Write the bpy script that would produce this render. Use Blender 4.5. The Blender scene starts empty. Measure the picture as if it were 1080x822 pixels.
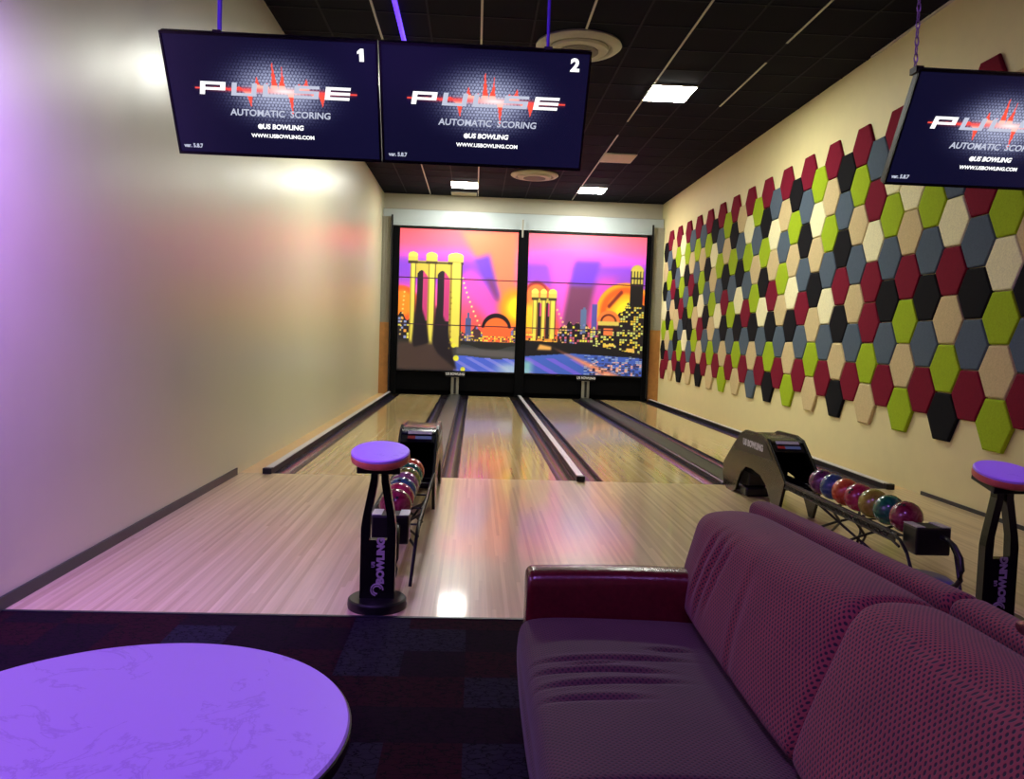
import bpy, bmesh, math, random
import numpy as np
from mathutils import Vector, Matrix
random.seed(7)
SC = bpy.context.scene
COL = SC.collection
PI = math.pi

# ------------------------------------------------------------------ materials
def lin(c):
    return tuple((x/12.92 if x <= .04045 else ((x+.055)/1.055)**2.4) for x in c)
def rgb(r, g, b):
    return lin((r/255., g/255., b/255.)) + (1.0,)

def new_mat(name):
    m = bpy.data.materials.new(name)
    m.use_nodes = True
    nt = m.node_tree
    b = nt.nodes['Principled BSDF']
    return m, nt, b

def mat(name, col, rough=.5, metal=0., noise=.06, scale=30., bump=0., spec=.5, emit=None, estr=0., coat=0.):
    m, nt, b = new_mat(name)
    N, L = nt.nodes, nt.links
    tc = N.new('ShaderNodeTexCoord')
    nz = N.new('ShaderNodeTexNoise'); nz.inputs['Scale'].default_value = scale; nz.inputs['Detail'].default_value = 3
    L.new(tc.outputs['Object'], nz.inputs['Vector'])
    rp = N.new('ShaderNodeValToRGB')
    c = Vector(col[:3])
    rp.color_ramp.elements[0].position = .3; rp.color_ramp.elements[1].position = .7
    rp.color_ramp.elements[0].color = tuple(c*(1-noise)) + (1,)
    rp.color_ramp.elements[1].color = tuple(c*(1+noise)) + (1,)
    L.new(nz.outputs['Fac'], rp.inputs['Fac'])
    L.new(rp.outputs['Color'], b.inputs['Base Color'])
    b.inputs['Roughness'].default_value = rough
    b.inputs['Metallic'].default_value = metal
    b.inputs['Specular IOR Level'].default_value = spec
    b.inputs['Coat Weight'].default_value = coat
    b.inputs['Coat Roughness'].default_value = .1
    if bump > 0:
        bp = N.new('ShaderNodeBump'); bp.inputs['Strength'].default_value = bump; bp.inputs['Distance'].default_value = .01
        L.new(nz.outputs['Fac'], bp.inputs['Height']); L.new(bp.outputs['Normal'], b.inputs['Normal'])
    if emit:
        b.inputs['Emission Color'].default_value = emit
        b.inputs['Emission Strength'].default_value = estr
    return m

def math_node(nt, op, a, b=None, c=None):
    n = nt.nodes.new('ShaderNodeMath'); n.operation = op
    for i, v in enumerate((a, b, c)):
        if v is None: continue
        if isinstance(v, (int, float)): n.inputs[i].default_value = v
        else: nt.links.new(v, n.inputs[i])
    return n.outputs[0]

def mix_col(nt, fac, a, b, blend='MIX'):
    n = nt.nodes.new('ShaderNodeMix'); n.data_type = 'RGBA'; n.blend_type = blend
    def s(sock, v):
        if isinstance(v, (int, float)): sock.default_value = v
        elif isinstance(v, tuple): sock.default_value = v
        else: nt.links.new(v, sock)
    s(n.inputs[0], fac); s(n.inputs[6], a); s(n.inputs[7], b)
    return n.outputs[2]

def sepxyz(nt, kind='Object'):
    tc = nt.nodes.new('ShaderNodeTexCoord'); sp = nt.nodes.new('ShaderNodeSeparateXYZ')
    nt.links.new(tc.outputs[kind], sp.inputs[0])
    return tc, sp.outputs[0], sp.outputs[1], sp.outputs[2]

def wood_mat(name, c1, c2, c3, board, rough, coat=.0, seg=1.6):
    m, nt, b = new_mat(name); N, L = nt.nodes, nt.links
    tc, X, Y, Z = sepxyz(nt)
    # board index across, segment index along
    bi = math_node(nt, 'FLOOR', math_node(nt, 'DIVIDE', X, board))
    wn0 = N.new('ShaderNodeTexWhiteNoise'); wn0.noise_dimensions = '1D'; L.new(bi, wn0.inputs['W'])
    off = math_node(nt, 'MULTIPLY', wn0.outputs['Value'], seg)
    si = math_node(nt, 'FLOOR', math_node(nt, 'DIVIDE', math_node(nt, 'ADD', Y, off), seg))
    cb = N.new('ShaderNodeCombineXYZ'); L.new(bi, cb.inputs[0]); L.new(si, cb.inputs[1])
    wn = N.new('ShaderNodeTexWhiteNoise'); wn.noise_dimensions = '2D'; L.new(cb.outputs[0], wn.inputs['Vector'])
    rp = N.new('ShaderNodeValToRGB'); L.new(wn.outputs['Value'], rp.inputs['Fac'])
    e = rp.color_ramp.elements
    e[0].position = 0; e[0].color = c1; e[1].position = 1; e[1].color = c3
    q = e.new(.45); q.color = c2
    # grain: noise stretched along Y
    mp = N.new('ShaderNodeMapping'); mp.inputs['Scale'].default_value = (60, 1.5, 1)
    L.new(tc.outputs['Object'], mp.inputs['Vector'])
    nz = N.new('ShaderNodeTexNoise'); nz.inputs['Scale'].default_value = 1; nz.inputs['Detail'].default_value = 4
    L.new(mp.outputs[0], nz.inputs['Vector'])
    g = math_node(nt, 'MULTIPLY_ADD', nz.outputs['Fac'], .4, .8)
    gc = N.new('ShaderNodeCombineColor'); [L.new(g, gc.inputs[i]) for i in range(3)]
    col = mix_col(nt, 1.0, rp.outputs['Color'], gc.outputs[0], 'MULTIPLY')
    L.new(col, b.inputs['Base Color'])
    b.inputs['Roughness'].default_value = rough
    b.inputs['Coat Weight'].default_value = coat; b.inputs['Coat Roughness'].default_value = .08
    return m

M = {}
M['lane'] = wood_mat('lane_maple', rgb(178, 152, 98), rgb(194, 170, 116), rgb(208, 188, 138), .027, .20, .5, 7.)
M['approach'] = wood_mat('approach_maple', rgb(188, 162, 112), rgb(206, 182, 132), rgb(220, 198, 150), .024, .30, .35, 4.2)
M['oak'] = mat('warm_oak', rgb(176, 120, 62), .45, noise=.12, scale=9)
M['ledge'] = mat('pale_ledge_wood', rgb(205, 170, 110), .3, noise=.05, scale=6)

def wall_mat(name, col, rough, bs=.12, spec=.5, scale=5.):
    m, nt, b = new_mat(name); N, L = nt.nodes, nt.links
    tc = N.new('ShaderNodeTexCoord')
    nz = N.new('ShaderNodeTexNoise'); nz.inputs['Scale'].default_value = scale; nz.inputs['Detail'].default_value = 6
    nz.inputs['Roughness'].default_value = .6
    L.new(tc.outputs['Object'], nz.inputs['Vector'])
    c = Vector(col[:3])
    col_ = mix_col(nt, nz.outputs['Fac'], tuple(c*.95)+(1,), tuple(c*1.05)+(1,))
    L.new(col_, b.inputs['Base Color'])
    r = math_node(nt, 'MULTIPLY_ADD', nz.outputs['Fac'], .16, rough-.08)
    L.new(r, b.inputs['Roughness'])
    b.inputs['Specular IOR Level'].default_value = spec
    nb = N.new('ShaderNodeTexNoise'); nb.inputs['Scale'].default_value = scale*.8; nb.inputs['Detail'].default_value = 1.
    L.new(tc.outputs['Object'], nb.inputs['Vector'])
    bp = N.new('ShaderNodeBump'); bp.inputs['Strength'].default_value = bs; bp.inputs['Distance'].default_value = .02
    L.new(nb.outputs['Fac'], bp.inputs['Height']); L.new(bp.outputs['Normal'], b.inputs['Normal'])
    return m
M['wall_left'] = wall_mat('satin_cream_paint', rgb(204, 200, 166), .33, .12, .9, 3.)
M['wall_right'] = wall_mat('matt_cream_paint', rgb(226, 214, 158), .6, .05, .4)
M['wall_back'] = wall_mat('back_wall_paint', rgb(196, 190, 170), .6, .05, .3)
M['header'] = mat('header_panel_white', rgb(172, 182, 184), .45, noise=.03, scale=3)
M['greypanel'] = mat('side_grey_panel', rgb(150, 146, 132), .6)
M['blackplastic'] = mat('black_plastic', rgb(16, 16, 18), .35, noise=.15)
M['blackgloss'] = mat('black_gloss_shell', rgb(12, 12, 11), .24, noise=.1, coat=.15, spec=.4)
M['blackmatt'] = mat('black_matt', rgb(5, 5, 8), .9, noise=.2, spec=.1)
M['blacksteel'] = mat('black_powder_steel', rgb(20, 20, 24), .42, .3)
M['railsteel'] = mat('dark_rail_steel', rgb(52, 52, 60), .35, .8)
M['silver'] = mat('silver_capping', rgb(205, 205, 205), .35, .35, noise=.04)
M['gutter'] = mat('gutter_plastic', rgb(38, 33, 44), .25, noise=.1, scale=6)
M['track'] = mat('track_cover', rgb(46, 48, 46), .4, noise=.12, scale=8)
M['base'] = mat('vinyl_baseboard', rgb(24, 26, 36), .4)
M['white'] = mat('white_plastic', rgb(225, 225, 225), .4, noise=.02)
M['whitemark'] = mat('white_lettering', rgb(215, 215, 220), .5, noise=.02)
M['greymark'] = mat('grey_lettering', rgb(156, 146, 150), .5, noise=.02)
M['redmark'] = mat('red_marking', rgb(200, 50, 40), .5)
M['bluemark'] = mat('blue_marking', rgb(120, 150, 200), .5)
M['leather'] = mat('oxblood_leather', rgb(88, 18, 28), .26, noise=.15, scale=50, bump=.15)
M['pouch'] = mat('dark_red_glossy_leather', rgb(80, 10, 20), .22, noise=.15, scale=50)
M['blueseat'] = mat('blue_vinyl', rgb(44, 26, 150), .35)
M['laminate'] = None
M['orangewood'] = mat('orange_edge_wood', rgb(214, 116, 84), .4, noise=.15, scale=20)
M['violet'] = mat('rod_purple_light_tint', rgb(86, 50, 215), .4)  # steel rod with the purple light on it put into its colour
M['chain'] = mat('steel_chain', rgb(140, 110, 160), .4, .5)
M['diffuser'] = mat('cream_diffuser', rgb(186, 182, 164), .6, noise=.03)
M['grille'] = mat('grey_speaker_grille', rgb(112, 110, 104), .7, noise=.3, scale=120)
M['tee'] = mat('white_ceiling_tee', rgb(190, 188, 178), .45)
M['darktee'] = mat('black_ceiling_tee', rgb(24, 24, 40), .7, spec=.15)
M['offpanel'] = mat('unlit_panel', rgb(205, 192, 160), .5, noise=.02)
M['hole'] = mat('finger_hole_black', rgb(4, 4, 5), .8)

# white marbled laminate (table and pedestal tops), purple light put into the colour
def marble(name, c1, c2):
    m, nt, b = new_mat(name); N, L = nt.nodes, nt.links
    tc = N.new('ShaderNodeTexCoord')
    nz = N.new('ShaderNodeTexNoise'); nz.inputs['Scale'].default_value = 5.5; nz.inputs['Detail'].default_value = 9
    nz.inputs['Roughness'].default_value = .62; nz.inputs['Distortion'].default_value = 1.1
    L.new(tc.outputs['Object'], nz.inputs['Vector'])
    v = math_node(nt, 'ABSOLUTE', math_node(nt, 'SUBTRACT', nz.outputs['Fac'], .5))
    rp = N.new('ShaderNodeValToRGB'); L.new(v, rp.inputs['Fac'])
    rp.color_ramp.elements[0].position = 0; rp.color_ramp.elements[0].color = c2
    rp.color_ramp.elements[1].position = .022; rp.color_ramp.elements[1].color = c1
    n2 = N.new('ShaderNodeTexNoise'); n2.inputs['Scale'].default_value = 3.0
    L.new(tc.outputs['Object'], n2.inputs['Vector'])
    f = math_node(nt, 'MULTIPLY', math_node(nt, 'GREATER_THAN', n2.outputs['Fac'], .5), .55)
    L.new(mix_col(nt, f, c1, rp.outputs['Color']), b.inputs['Base Color'])
    b.inputs['Roughness'].default_value = .42
    return m
M['laminate'] = marble('laminate_purple_light_tint', rgb(186, 160, 228), rgb(150, 124, 196))
M['padtop'] = marble('pad_top_purple_light_tint', rgb(196, 160, 245), rgb(150, 110, 215))  # pedestal tops: purple light mixed into the base colours

# carpet: square tiles, maroon and slate, branching dark lines
def carpet_mat():
    m, nt, b = new_mat('carpet_dark_patchwork'); N, L = nt.nodes, nt.links
    tc, X, Y, Z = sepxyz(nt)
    cx = math_node(nt, 'FLOOR', math_node(nt, 'DIVIDE', X, .30)); cy = math_node(nt, 'FLOOR', math_node(nt, 'DIVIDE', Y, .30))
    cb = N.new('ShaderNodeCombineXYZ'); L.new(cx, cb.inputs[0]); L.new(cy, cb.inputs[1])
    wn = N.new('ShaderNodeTexWhiteNoise'); wn.noise_dimensions = '2D'; L.new(cb.outputs[0], wn.inputs['Vector'])
    rp = N.new('ShaderNodeValToRGB'); rp.color_ramp.interpolation = 'CONSTANT'; L.new(wn.outputs['Value'], rp.inputs['Fac'])
    e = rp.color_ramp.elements; e[0].color = rgb(38, 8, 18); e[1].position = .38; e[1].color = rgb(34, 32, 40)
    q = e.new(.66); q.color = rgb(24, 8, 20)
    mp = N.new('ShaderNodeMapping'); mp.inputs['Scale'].default_value = (16, 30, 1); L.new(tc.outputs['Object'], mp.inputs['Vector'])
    vo = N.new('ShaderNodeTexVoronoi'); vo.feature = 'DISTANCE_TO_EDGE'; vo.inputs['Scale'].default_value = 1.
    nz = N.new('ShaderNodeTexNoise'); nz.inputs['Scale'].default_value = 2; L.new(mp.outputs[0], nz.inputs['Vector'])
    ad = N.new('ShaderNodeVectorMath'); ad.operation = 'ADD'; L.new(mp.outputs[0], ad.inputs[0]); L.new(nz.outputs['Color'], ad.inputs[1])
    L.new(ad.outputs[0], vo.inputs['Vector'])
    f = math_node(nt, 'LESS_THAN', vo.outputs['Distance'], .045)
    L.new(mix_col(nt, f, rp.outputs['Color'], rgb(6, 5, 10)), b.inputs['Base Color'])
    b.inputs['Roughness'].default_value = 1.; b.inputs['Specular IOR Level'].default_value = .1
    return m
M['carpet'] = carpet_mat()

# ceiling tiles: black with faint grid of tees baked as real pattern
def ceil_mat():
    m, nt, b = new_mat('black_ceiling_tiles'); N, L = nt.nodes, nt.links
    tc, X, Y, Z = sepxyz(nt)
    nz = N.new('ShaderNodeTexNoise'); nz.inputs['Scale'].default_value = 60; L.new(tc.outputs['Object'], nz.inputs['Vector'])
    L.new(mix_col(nt, nz.outputs['Fac'], rgb(3, 5, 22), rgb(6, 8, 30)), b.inputs['Base Color'])
    b.inputs['Roughness'].default_value = .85; b.inputs['Specular IOR Level'].default_value = .12
    return m
M['ceil'] = ceil_mat()

# sofa fabric: maroon-violet weave with staggered black pits (uv in metres)
def fabric_mat(name, base, pit, pitch, fade):
    m, nt, b = new_mat(name); N, L = nt.nodes, nt.links
    tc = N.new('ShaderNodeTexCoord'); sp = N.new('ShaderNodeSeparateXYZ'); L.new(tc.outputs['UV'], sp.inputs[0])
    U = math_node(nt, 'DIVIDE', sp.outputs[0], pitch); V = math_node(nt, 'DIVIDE', sp.outputs[1], pitch*.56)
    row = math_node(nt, 'FLOOR', V)
    sh = math_node(nt, 'MULTIPLY', math_node(nt, 'FLOORED_MODULO', row, 2.), .5)
    fu = math_node(nt, 'SUBTRACT', math_node(nt, 'FRACT', math_node(nt, 'ADD', U, sh)), .5)
    fv = math_node(nt, 'MULTIPLY', math_node(nt, 'SUBTRACT', math_node(nt, 'FRACT', V), .5), .56)
    d = math_node(nt, 'SQRT', math_node(nt, 'ADD', math_node(nt, 'MULTIPLY', fu, fu), math_node(nt, 'MULTIPLY', fv, fv)))
    mr = N.new('ShaderNodeMapRange'); mr.inputs[1].default_value = .19; mr.inputs[2].default_value = .27
    mr.inputs[3].default_value = fade; mr.inputs[4].default_value = 0.; L.new(d, mr.inputs[0])
    nz = N.new('ShaderNodeTexNoise'); nz.inputs['Scale'].default_value = 7; nz.inputs['Detail'].default_value = 5
    L.new(tc.outputs['Object'], nz.inputs['Vector'])
    c = Vector(base[:3])
    bc = mix_col(nt, nz.outputs['Fac'], tuple(c*.7)+(1,), tuple(c*1.3)+(1,))
    L.new(mix_col(nt, mr.outputs[0], bc, pit), b.inputs['Base Color'])
    b.inputs['Roughness'].default_value = .8
    b.inputs['Sheen Weight'].default_value = .15; b.inputs['Sheen Roughness'].default_value = .5
    bp = N.new('ShaderNodeBump'); bp.inputs['Strength'].default_value = .5; bp.inputs['Distance'].default_value = .002
    inv = math_node(nt, 'SUBTRACT', 1., mr.outputs[0]); L.new(inv, bp.inputs['Height']); L.new(bp.outputs['Normal'], b.inputs['Normal'])
    return m
M['fabric'] = fabric_mat('pitted_maroon_fabric', rgb(124, 52, 46), rgb(16, 6, 10), .0170, 1.)
M['fabric_seat'] = fabric_mat('seat_fabric', rgb(74, 40, 42), rgb(20, 10, 16), .0170, .9)

FELT = {'M': ('maroon', rgb(122, 20, 44)), 'G': ('lime', rgb(158, 184, 34)), 'S': ('slate', rgb(84, 98, 112)),
        'K': ('black', rgb(18, 18, 22)), 'B': ('beige', rgb(208, 188, 140)), 'C': ('ivory', rgb(240, 234, 188))}
for k, (n, c) in FELT.items():
    M['felt'+k] = mat('felt_'+n, c, .95, noise=.10, scale=60, bump=.12, spec=.15)

def attr_mat(name, estr, base=1., rough=.4):
    m, nt, b = new_mat(name); N, L = nt.nodes, nt.links
    a = N.new('ShaderNodeVertexColor'); a.layer_name = 'Col'
    if base > 0: L.new(a.outputs['Color'], b.inputs['Base Color'])
    else: b.inputs['Base Color'].default_value = (.005, .005, .008, 1)
    b.inputs['Roughness'].default_value = rough
    L.new(a.outputs['Color'], b.inputs['Emission Color']); b.inputs['Emission Strength'].default_value = estr
    return m
M['mural'] = attr_mat('emissive_mural_print', .46, 1., .35)  # emission added to the print to brighten its colours
M['screen'] = attr_mat('screen_picture', 1.15, 0., .25)
M['screenwhite'] = mat('screen_white_text', rgb(20, 20, 20), .4, emit=(1, 1, 1, 1), estr=1.3)
M['screengrey'] = mat('screen_grey_text', rgb(20, 20, 20), .4, emit=rgb(200, 205, 225), estr=1.)
M['screenred'] = mat('screen_red_wave', rgb(20, 5, 5), .4, emit=rgb(255, 90, 70), estr=1.2)
M['lamp'] = mat('lit_led_panel', rgb(240, 240, 240), .5, emit=(1.0, 1.0, .90, 1), estr=104.)
M['tube'] = mat('violet_led_tube', rgb(90, 50, 230), .5, emit=rgb(96, 52, 255), estr=1.6)

# ------------------------------------------------------------------ mesh helpers
def link(name, me, m, parent=None, smooth=False):
    o = bpy.data.objects.new(name, me); COL.objects.link(o)
    if m is not None:
        if isinstance(m, (list, tuple)):
            for x in m: me.materials.append(x)
        else: me.materials.append(m)
    if parent is not None: o.parent = parent
    if smooth:
        for p in me.polygons: p.use_smooth = True
        try: me.set_sharp_from_angle(angle=math.radians(38))
        except Exception: pass
    return o

class MB:
    def __init__(s): s.bm = bmesh.new()
    def box(s, x0, x1, y0, y1, z0, z1, bev=0.):
        r = bmesh.ops.create_cube(s.bm, size=1.)
        vs = r['verts']
        bmesh.ops.scale(s.bm, vec=(x1-x0, y1-y0, z1-z0), verts=vs)
        bmesh.ops.translate(s.bm, vec=((x0+x1)/2, (y0+y1)/2, (z0+z1)/2), verts=vs)
        if bev > 0:
            es = list({e for v in vs for e in v.link_edges})
            bmesh.ops.bevel(s.bm, geom=es, offset=bev, segments=2, affect='EDGES', profile=.5)
        return s
    def prism(s, pts, axis, a, b):
        # pts: 2D outline, extruded along axis from a to b.  axis x:(y,z)  y:(x,z)  z:(x,y)
        def P(p, t):
            return {'x': (t, p[0], p[1]), 'y': (p[0], t, p[1]), 'z': (p[0], p[1], t)}[axis]
        va = [s.bm.verts.new(P(p, a)) for p in pts]; vb = [s.bm.verts.new(P(p, b)) for p in pts]
        n = len(pts)
        s.bm.faces.new(va); s.bm.faces.new(list(reversed(vb)))
        for i in range(n):
            s.bm.faces.new((va[i], vb[i], vb[(i+1) % n], va[(i+1) % n]))
        return s
    def tube(s, path, r, n=8):
        path = [Vector(p) for p in path]; rings = []
        for i, p in enumerate(path):
            d = (path[min(i+1, len(path)-1)]-path[max(i-1, 0)]).normalized()
            u = d.cross(Vector((0, 0, 1)))
            if u.length < .1: u = d.cross(Vector((1, 0, 0)))
            u.normalize(); v = d.cross(u)
            rings.append([s.bm.verts.new(p+(u*math.cos(2*PI*k/n)+v*math.sin(2*PI*k/n))*r) for k in range(n)])
        for a, b in zip(rings, rings[1:]):
            for k in range(n): s.bm.faces.new((a[k], a[(k+1) % n], b[(k+1) % n], b[k]))
        s.bm.faces.new(rings[0]); s.bm.faces.new(list(reversed(rings[-1])))
        return s
    def lathe(s, prof, c=(0, 0, 0), n=48):
        rings = []
        for r, z in prof:
            if r < 1e-5: rings.append([s.bm.verts.new((c[0], c[1], c[2]+z))])
            else: rings.append([s.bm.verts.new((c[0]+r*math.cos(2*PI*k/n), c[1]+r*math.sin(2*PI*k/n), c[2]+z)) for k in range(n)])
        for a, b in zip(rings, rings[1:]):
            for k in range(n):
                if len(a) == 1 and len(b) == 1: continue
                if len(a) == 1: s.bm.faces.new((a[0], b[(k+1) % n], b[k]))
                elif len(b) == 1: s.bm.faces.new((a[k], a[(k+1) % n], b[0]))
                else: s.bm.faces.new((a[k], a[(k+1) % n], b[(k+1) % n], b[k]))
        return s
    def build(s, name, m, parent=None, smooth=False):
        bmesh.ops.recalc_face_normals(s.bm, faces=s.bm.faces)
        me = bpy.data.meshes.new(name); s.bm.to_mesh(me); s.bm.free()
        return link(name, me, m, parent, smooth)

def tag(o, label=None, cat=None, group=None, kind=None):
    if label: o['label'] = label
    if cat: o['category'] = cat
    if group: o['group'] = group
    if kind: o['kind'] = kind
    return o
def thing(name, loc=(0, 0, 0)):
    o = bpy.data.objects.new(name, None); COL.objects.link(o); o.location = loc; o.empty_display_size = .1
    return o
def children(o): return [c for c in bpy.data.objects if c.parent == o]
def copy_tree(o, parent=None):
    c = o.copy(); COL.objects.link(c); c.parent = parent
    for ch in children(o): copy_tree(ch, c)
    return c
def struct(o): o['kind'] = 'structure'; return o

def text_mesh(name, s, size, m, parent, origin, xdir, ydir, extrude=.0015, sx=1., spacing=1., offset=0.):
    cu = bpy.data.curves.new(name, 'FONT'); cu.body = s; cu.size = size; cu.extrude = extrude
    cu.align_x = 'CENTER'; cu.align_y = 'CENTER'; cu.space_character = spacing; cu.offset = offset
    cu.resolution_u = 3
    t = bpy.data.objects.new('tmp_text', cu); COL.objects.link(t)
    dg = bpy.context.evaluated_depsgraph_get(); dg.update()
    me = bpy.data.meshes.new_from_object(t.evaluated_get(dg))
    bpy.data.objects.remove(t); me.name = name
    xd = Vector(xdir).normalized(); yd = Vector(ydir).normalized(); zd = xd.cross(yd)
    R = Matrix((xd*sx, yd, zd)).transposed().to_4x4(); R.translation = Vector(origin)
    me.transform(R); me.materials.clear()
    return link(name, me, m, parent)

# rounded, puffed box with uv in metres; wr(u,v,axis)->displacement
def rounded_box(name, hx, hy, hz, r, m, parent, loc, puff=(0, 0, 0), n=26, rot=0., warp=None):
    bm = bmesh.new(); uvl = bm.loops.layers.uv.new('UVMap'); h = np.array([hx, hy, hz])
    for ax in range(3):
        for sg in (-1, 1):
            a1, a2 = [(1, 2), (0, 2), (0, 1)][ax]
            grid = []
            for i in range(n+1):
                row = []
                for j in range(n+1):
                    u = -1+2*i/n; v = -1+2*j/n
                    q = np.zeros(3); q[ax] = sg*h[ax]; q[a1] = u*h[a1]; q[a2] = v*h[a2]
                    inn = np.clip(q, -(h-r), h-r); d = q-inn; L = np.linalg.norm(d)
                    nn = d/L if L > 1e-9 else np.eye(3)[ax]*sg
                    p = inn+nn*r
                    p[ax] += sg*puff[ax]*(1-u*u)*(1-v*v)
                    p[a1] += 0; uv = (q[a1], q[a2])
                    if warp: p = warp(p, h)
                    row.append((bm.verts.new(p), uv))
                grid.append(row)
            for i in range(n):
                for j in range(n):
                    c4 = [grid[i][j], grid[i+1][j], grid[i+1][j+1], grid[i][j+1]]
                    f = bm.faces.new([c[0] for c in c4])
                    for lp, c in zip(f.loops, c4): lp[uvl].uv = c[1]
    bmesh.ops.remove_doubles(bm, verts=bm.verts, dist=1e-4)
    bmesh.ops.recalc_face_normals(bm, faces=bm.faces)
    me = bpy.data.meshes.new(name); bm.to_mesh(me); bm.free()
    o = link(name, me, m, parent)
    for p in me.polygons: p.use_smooth = True
    o.location = loc
    return o

def chaikin(pts, it=2):
    for _ in range(it):
        q = []
        n = len(pts)
        for i in range(n):
            a = pts[i]; b = pts[(i+1) % n]
            q.append((.75*a[0]+.25*b[0], .75*a[1]+.25*b[1])); q.append((.25*a[0]+.75*b[0], .25*a[1]+.75*b[1]))
        pts = q
    return pts
# loft closed profile along an axis with rounded ends; uv metres
def loft(name, prof, axis, t0, t1, endr, m, parent, seg=28, it=2, warp=None):
    pts = chaikin(prof, it); n = len(pts)
    cx = sum(p[0] for p in pts)/n; cz = sum(p[1] for p in pts)/n
    L = [0]
    for i in range(n): L.append(L[-1]+math.dist(pts[i], pts[(i+1) % n]))
    ts = []
    ne = 6
    for k in range(ne): a = k/ne*PI/2; ts.append((t0+endr*(1-math.sin(a+1e-9)), 1-(endr*(1-math.cos(a)))/ .25 if False else a))
    stations = [(t0+endr*(1-math.cos(k/ne*PI/2)), math.sin(k/ne*PI/2)) for k in range(ne)]
    stations += [(t0+endr+(t1-t0-2*endr)*k/seg, 1.) for k in range(seg+1)]
    stations += [(t1-endr*(1-math.cos(k/ne*PI/2)), math.sin(k/ne*PI/2)) for k in range(ne-1, -1, -1)]
    bm = bmesh.new(); uvl = bm.loops.layers.uv.new('UVMap')
    rings = []
    for t, s in stations:
        ring = []
        ins = endr*(1-s)
        for p in pts:
            d = math.hypot(p[0]-cx, p[1]-cz); k = max(0., (d-ins)/d)
            a, b = cx+(p[0]-cx)*k, cz+(p[1]-cz)*k
            co = (t, a, b) if axis == 'x' else (a, t, b)
            if warp: co = warp(co)
            ring.append(bm.verts.new(co))
        rings.append(ring)
    for q in range(len(rings)-1):
        for i in range(n):
            j = (i+1) % n
            f = bm.faces.new((rings[q][i], rings[q][j], rings[q+1][j], rings[q+1][i]))
            uv = [(stations[q][0], L[i]), (stations[q][0], L[i+1]), (stations[q+1][0], L[i+1]), (stations[q+1][0], L[i])]
            for lp, c in zip(f.loops, uv): lp[uvl].uv = c
    bm.faces.new(rings[0]); bm.faces.new(list(reversed(rings[-1])))
    bmesh.ops.recalc_face_normals(bm, faces=bm.faces)
    me = bpy.data.meshes.new(name); bm.to_mesh(me); bm.free()
    o = link(name, me, m, parent)
    for p in me.polygons: p.use_smooth = True
    return o

# colour-raster panel: quads in the XZ plane facing -Y with a colour per corner-grid point
def raster_panel(name, cols, w, h, m, parent, loc):
    ny, nx = cols.shape[:2]
    xs = np.linspace(0, w, nx); zs = np.linspace(0, h, ny)
    gx, gz = np.meshgrid(xs, zs)
    co = np.stack([gx, np.zeros_like(gx), gz], -1).reshape(-1, 3)
    idx = np.arange(nx*ny).reshape(ny, nx)
    f = np.stack([idx[:-1, :-1], idx[:-1, 1:], idx[1:, 1:], idx[1:, :-1]], -1).reshape(-1, 4)
    me = bpy.data.meshes.new(name)
    me.vertices.add(len(co)); me.vertices.foreach_set('co', co.ravel())
    me.loops.add(f.size); me.loops.foreach_set('vertex_index', f.ravel().astype(np.int32))
    me.polygons.add(len(f)); me.polygons.foreach_set('loop_start', np.arange(0, f.size, 4, dtype=np.int32))
    me.update(calc_edges=True)
    at = me.color_attributes.new('Col', 'FLOAT_COLOR', 'POINT')
    c = np.clip(cols.reshape(-1, 3)/255., 0, 1)
    c = np.where(c <= .04045, c/12.92, ((c+.055)/1.055)**2.4)
    at.data.foreach_set('color', np.concatenate([c, np.ones((len(c), 1))], 1).ravel())
    o = link(name, me, m, parent); o.location = loc
    return o

# ------------------------------------------------------------------ room shell
XL, XR, YB, YF, ZC = -2.50, 4.92, 21.6, -3.2, 5.27
APP0, FOUL, LEND = 4.37, 8.79, 21.3
struct(MB().box(XL-.1, XR+.1, YF-.1, APP0, -.2, 0.).build('floor', M['carpet']))
struct(MB().box(XL-.1, XR+.1, APP0, FOUL, -.2, 0.002).build('floor_approach', M['approach']))
struct(MB().box(XL-.1, XR+.1, FOUL, YB+.1, -.2, -.11).build('floor_lane_bed', M['blackmatt']))
struct(MB().box(XL-.1, XL, YF-.1, YB+.1, -.2, ZC+.1).build('wall_left', M['wall_left']))
struct(MB().box(XR, XR+.1, YF-.1, YB+.1, -.2, ZC+.1).build('wall_right', M['wall_right']))
struct(MB().box(XL-.1, XR+.1, YB, YB+.1, -.2, ZC+.1).build('wall_back', M['wall_back']))
struct(MB().box(XL-.1, XR+.1, YF-.1, YF, -.2, ZC+.1).build('wall_front', M['wall_back']))
struct(MB().box(XL-.1, XR+.1, YF-.1, YB+.1, ZC, ZC+.1).build('ceiling', M['ceil']))
struct(MB().box(XL, XL+.015, APP0-.05, 8.66, .002, .075).build('baseboard_left', M['base']))
struct(MB().box(XR-.015, XR, YF, 8.5, .002, .04).build('baseboard_right', M['base']))
# wood ledges beside the outer gutters
struct(MB().box(XL, -2.245, FOUL, 21.25, -.11, .0).build('trim_1', M['ledge']))
struct(MB().box(4.745, XR, FOUL, 21.25, -.11, .0).build('trim_2', M['ledge']))
# thin metal nosing where carpet meets approach
struct(MB().box(XL, XR, APP0-.012, APP0+.01, .0, .005).build('trim_3', M['base']))
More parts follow.
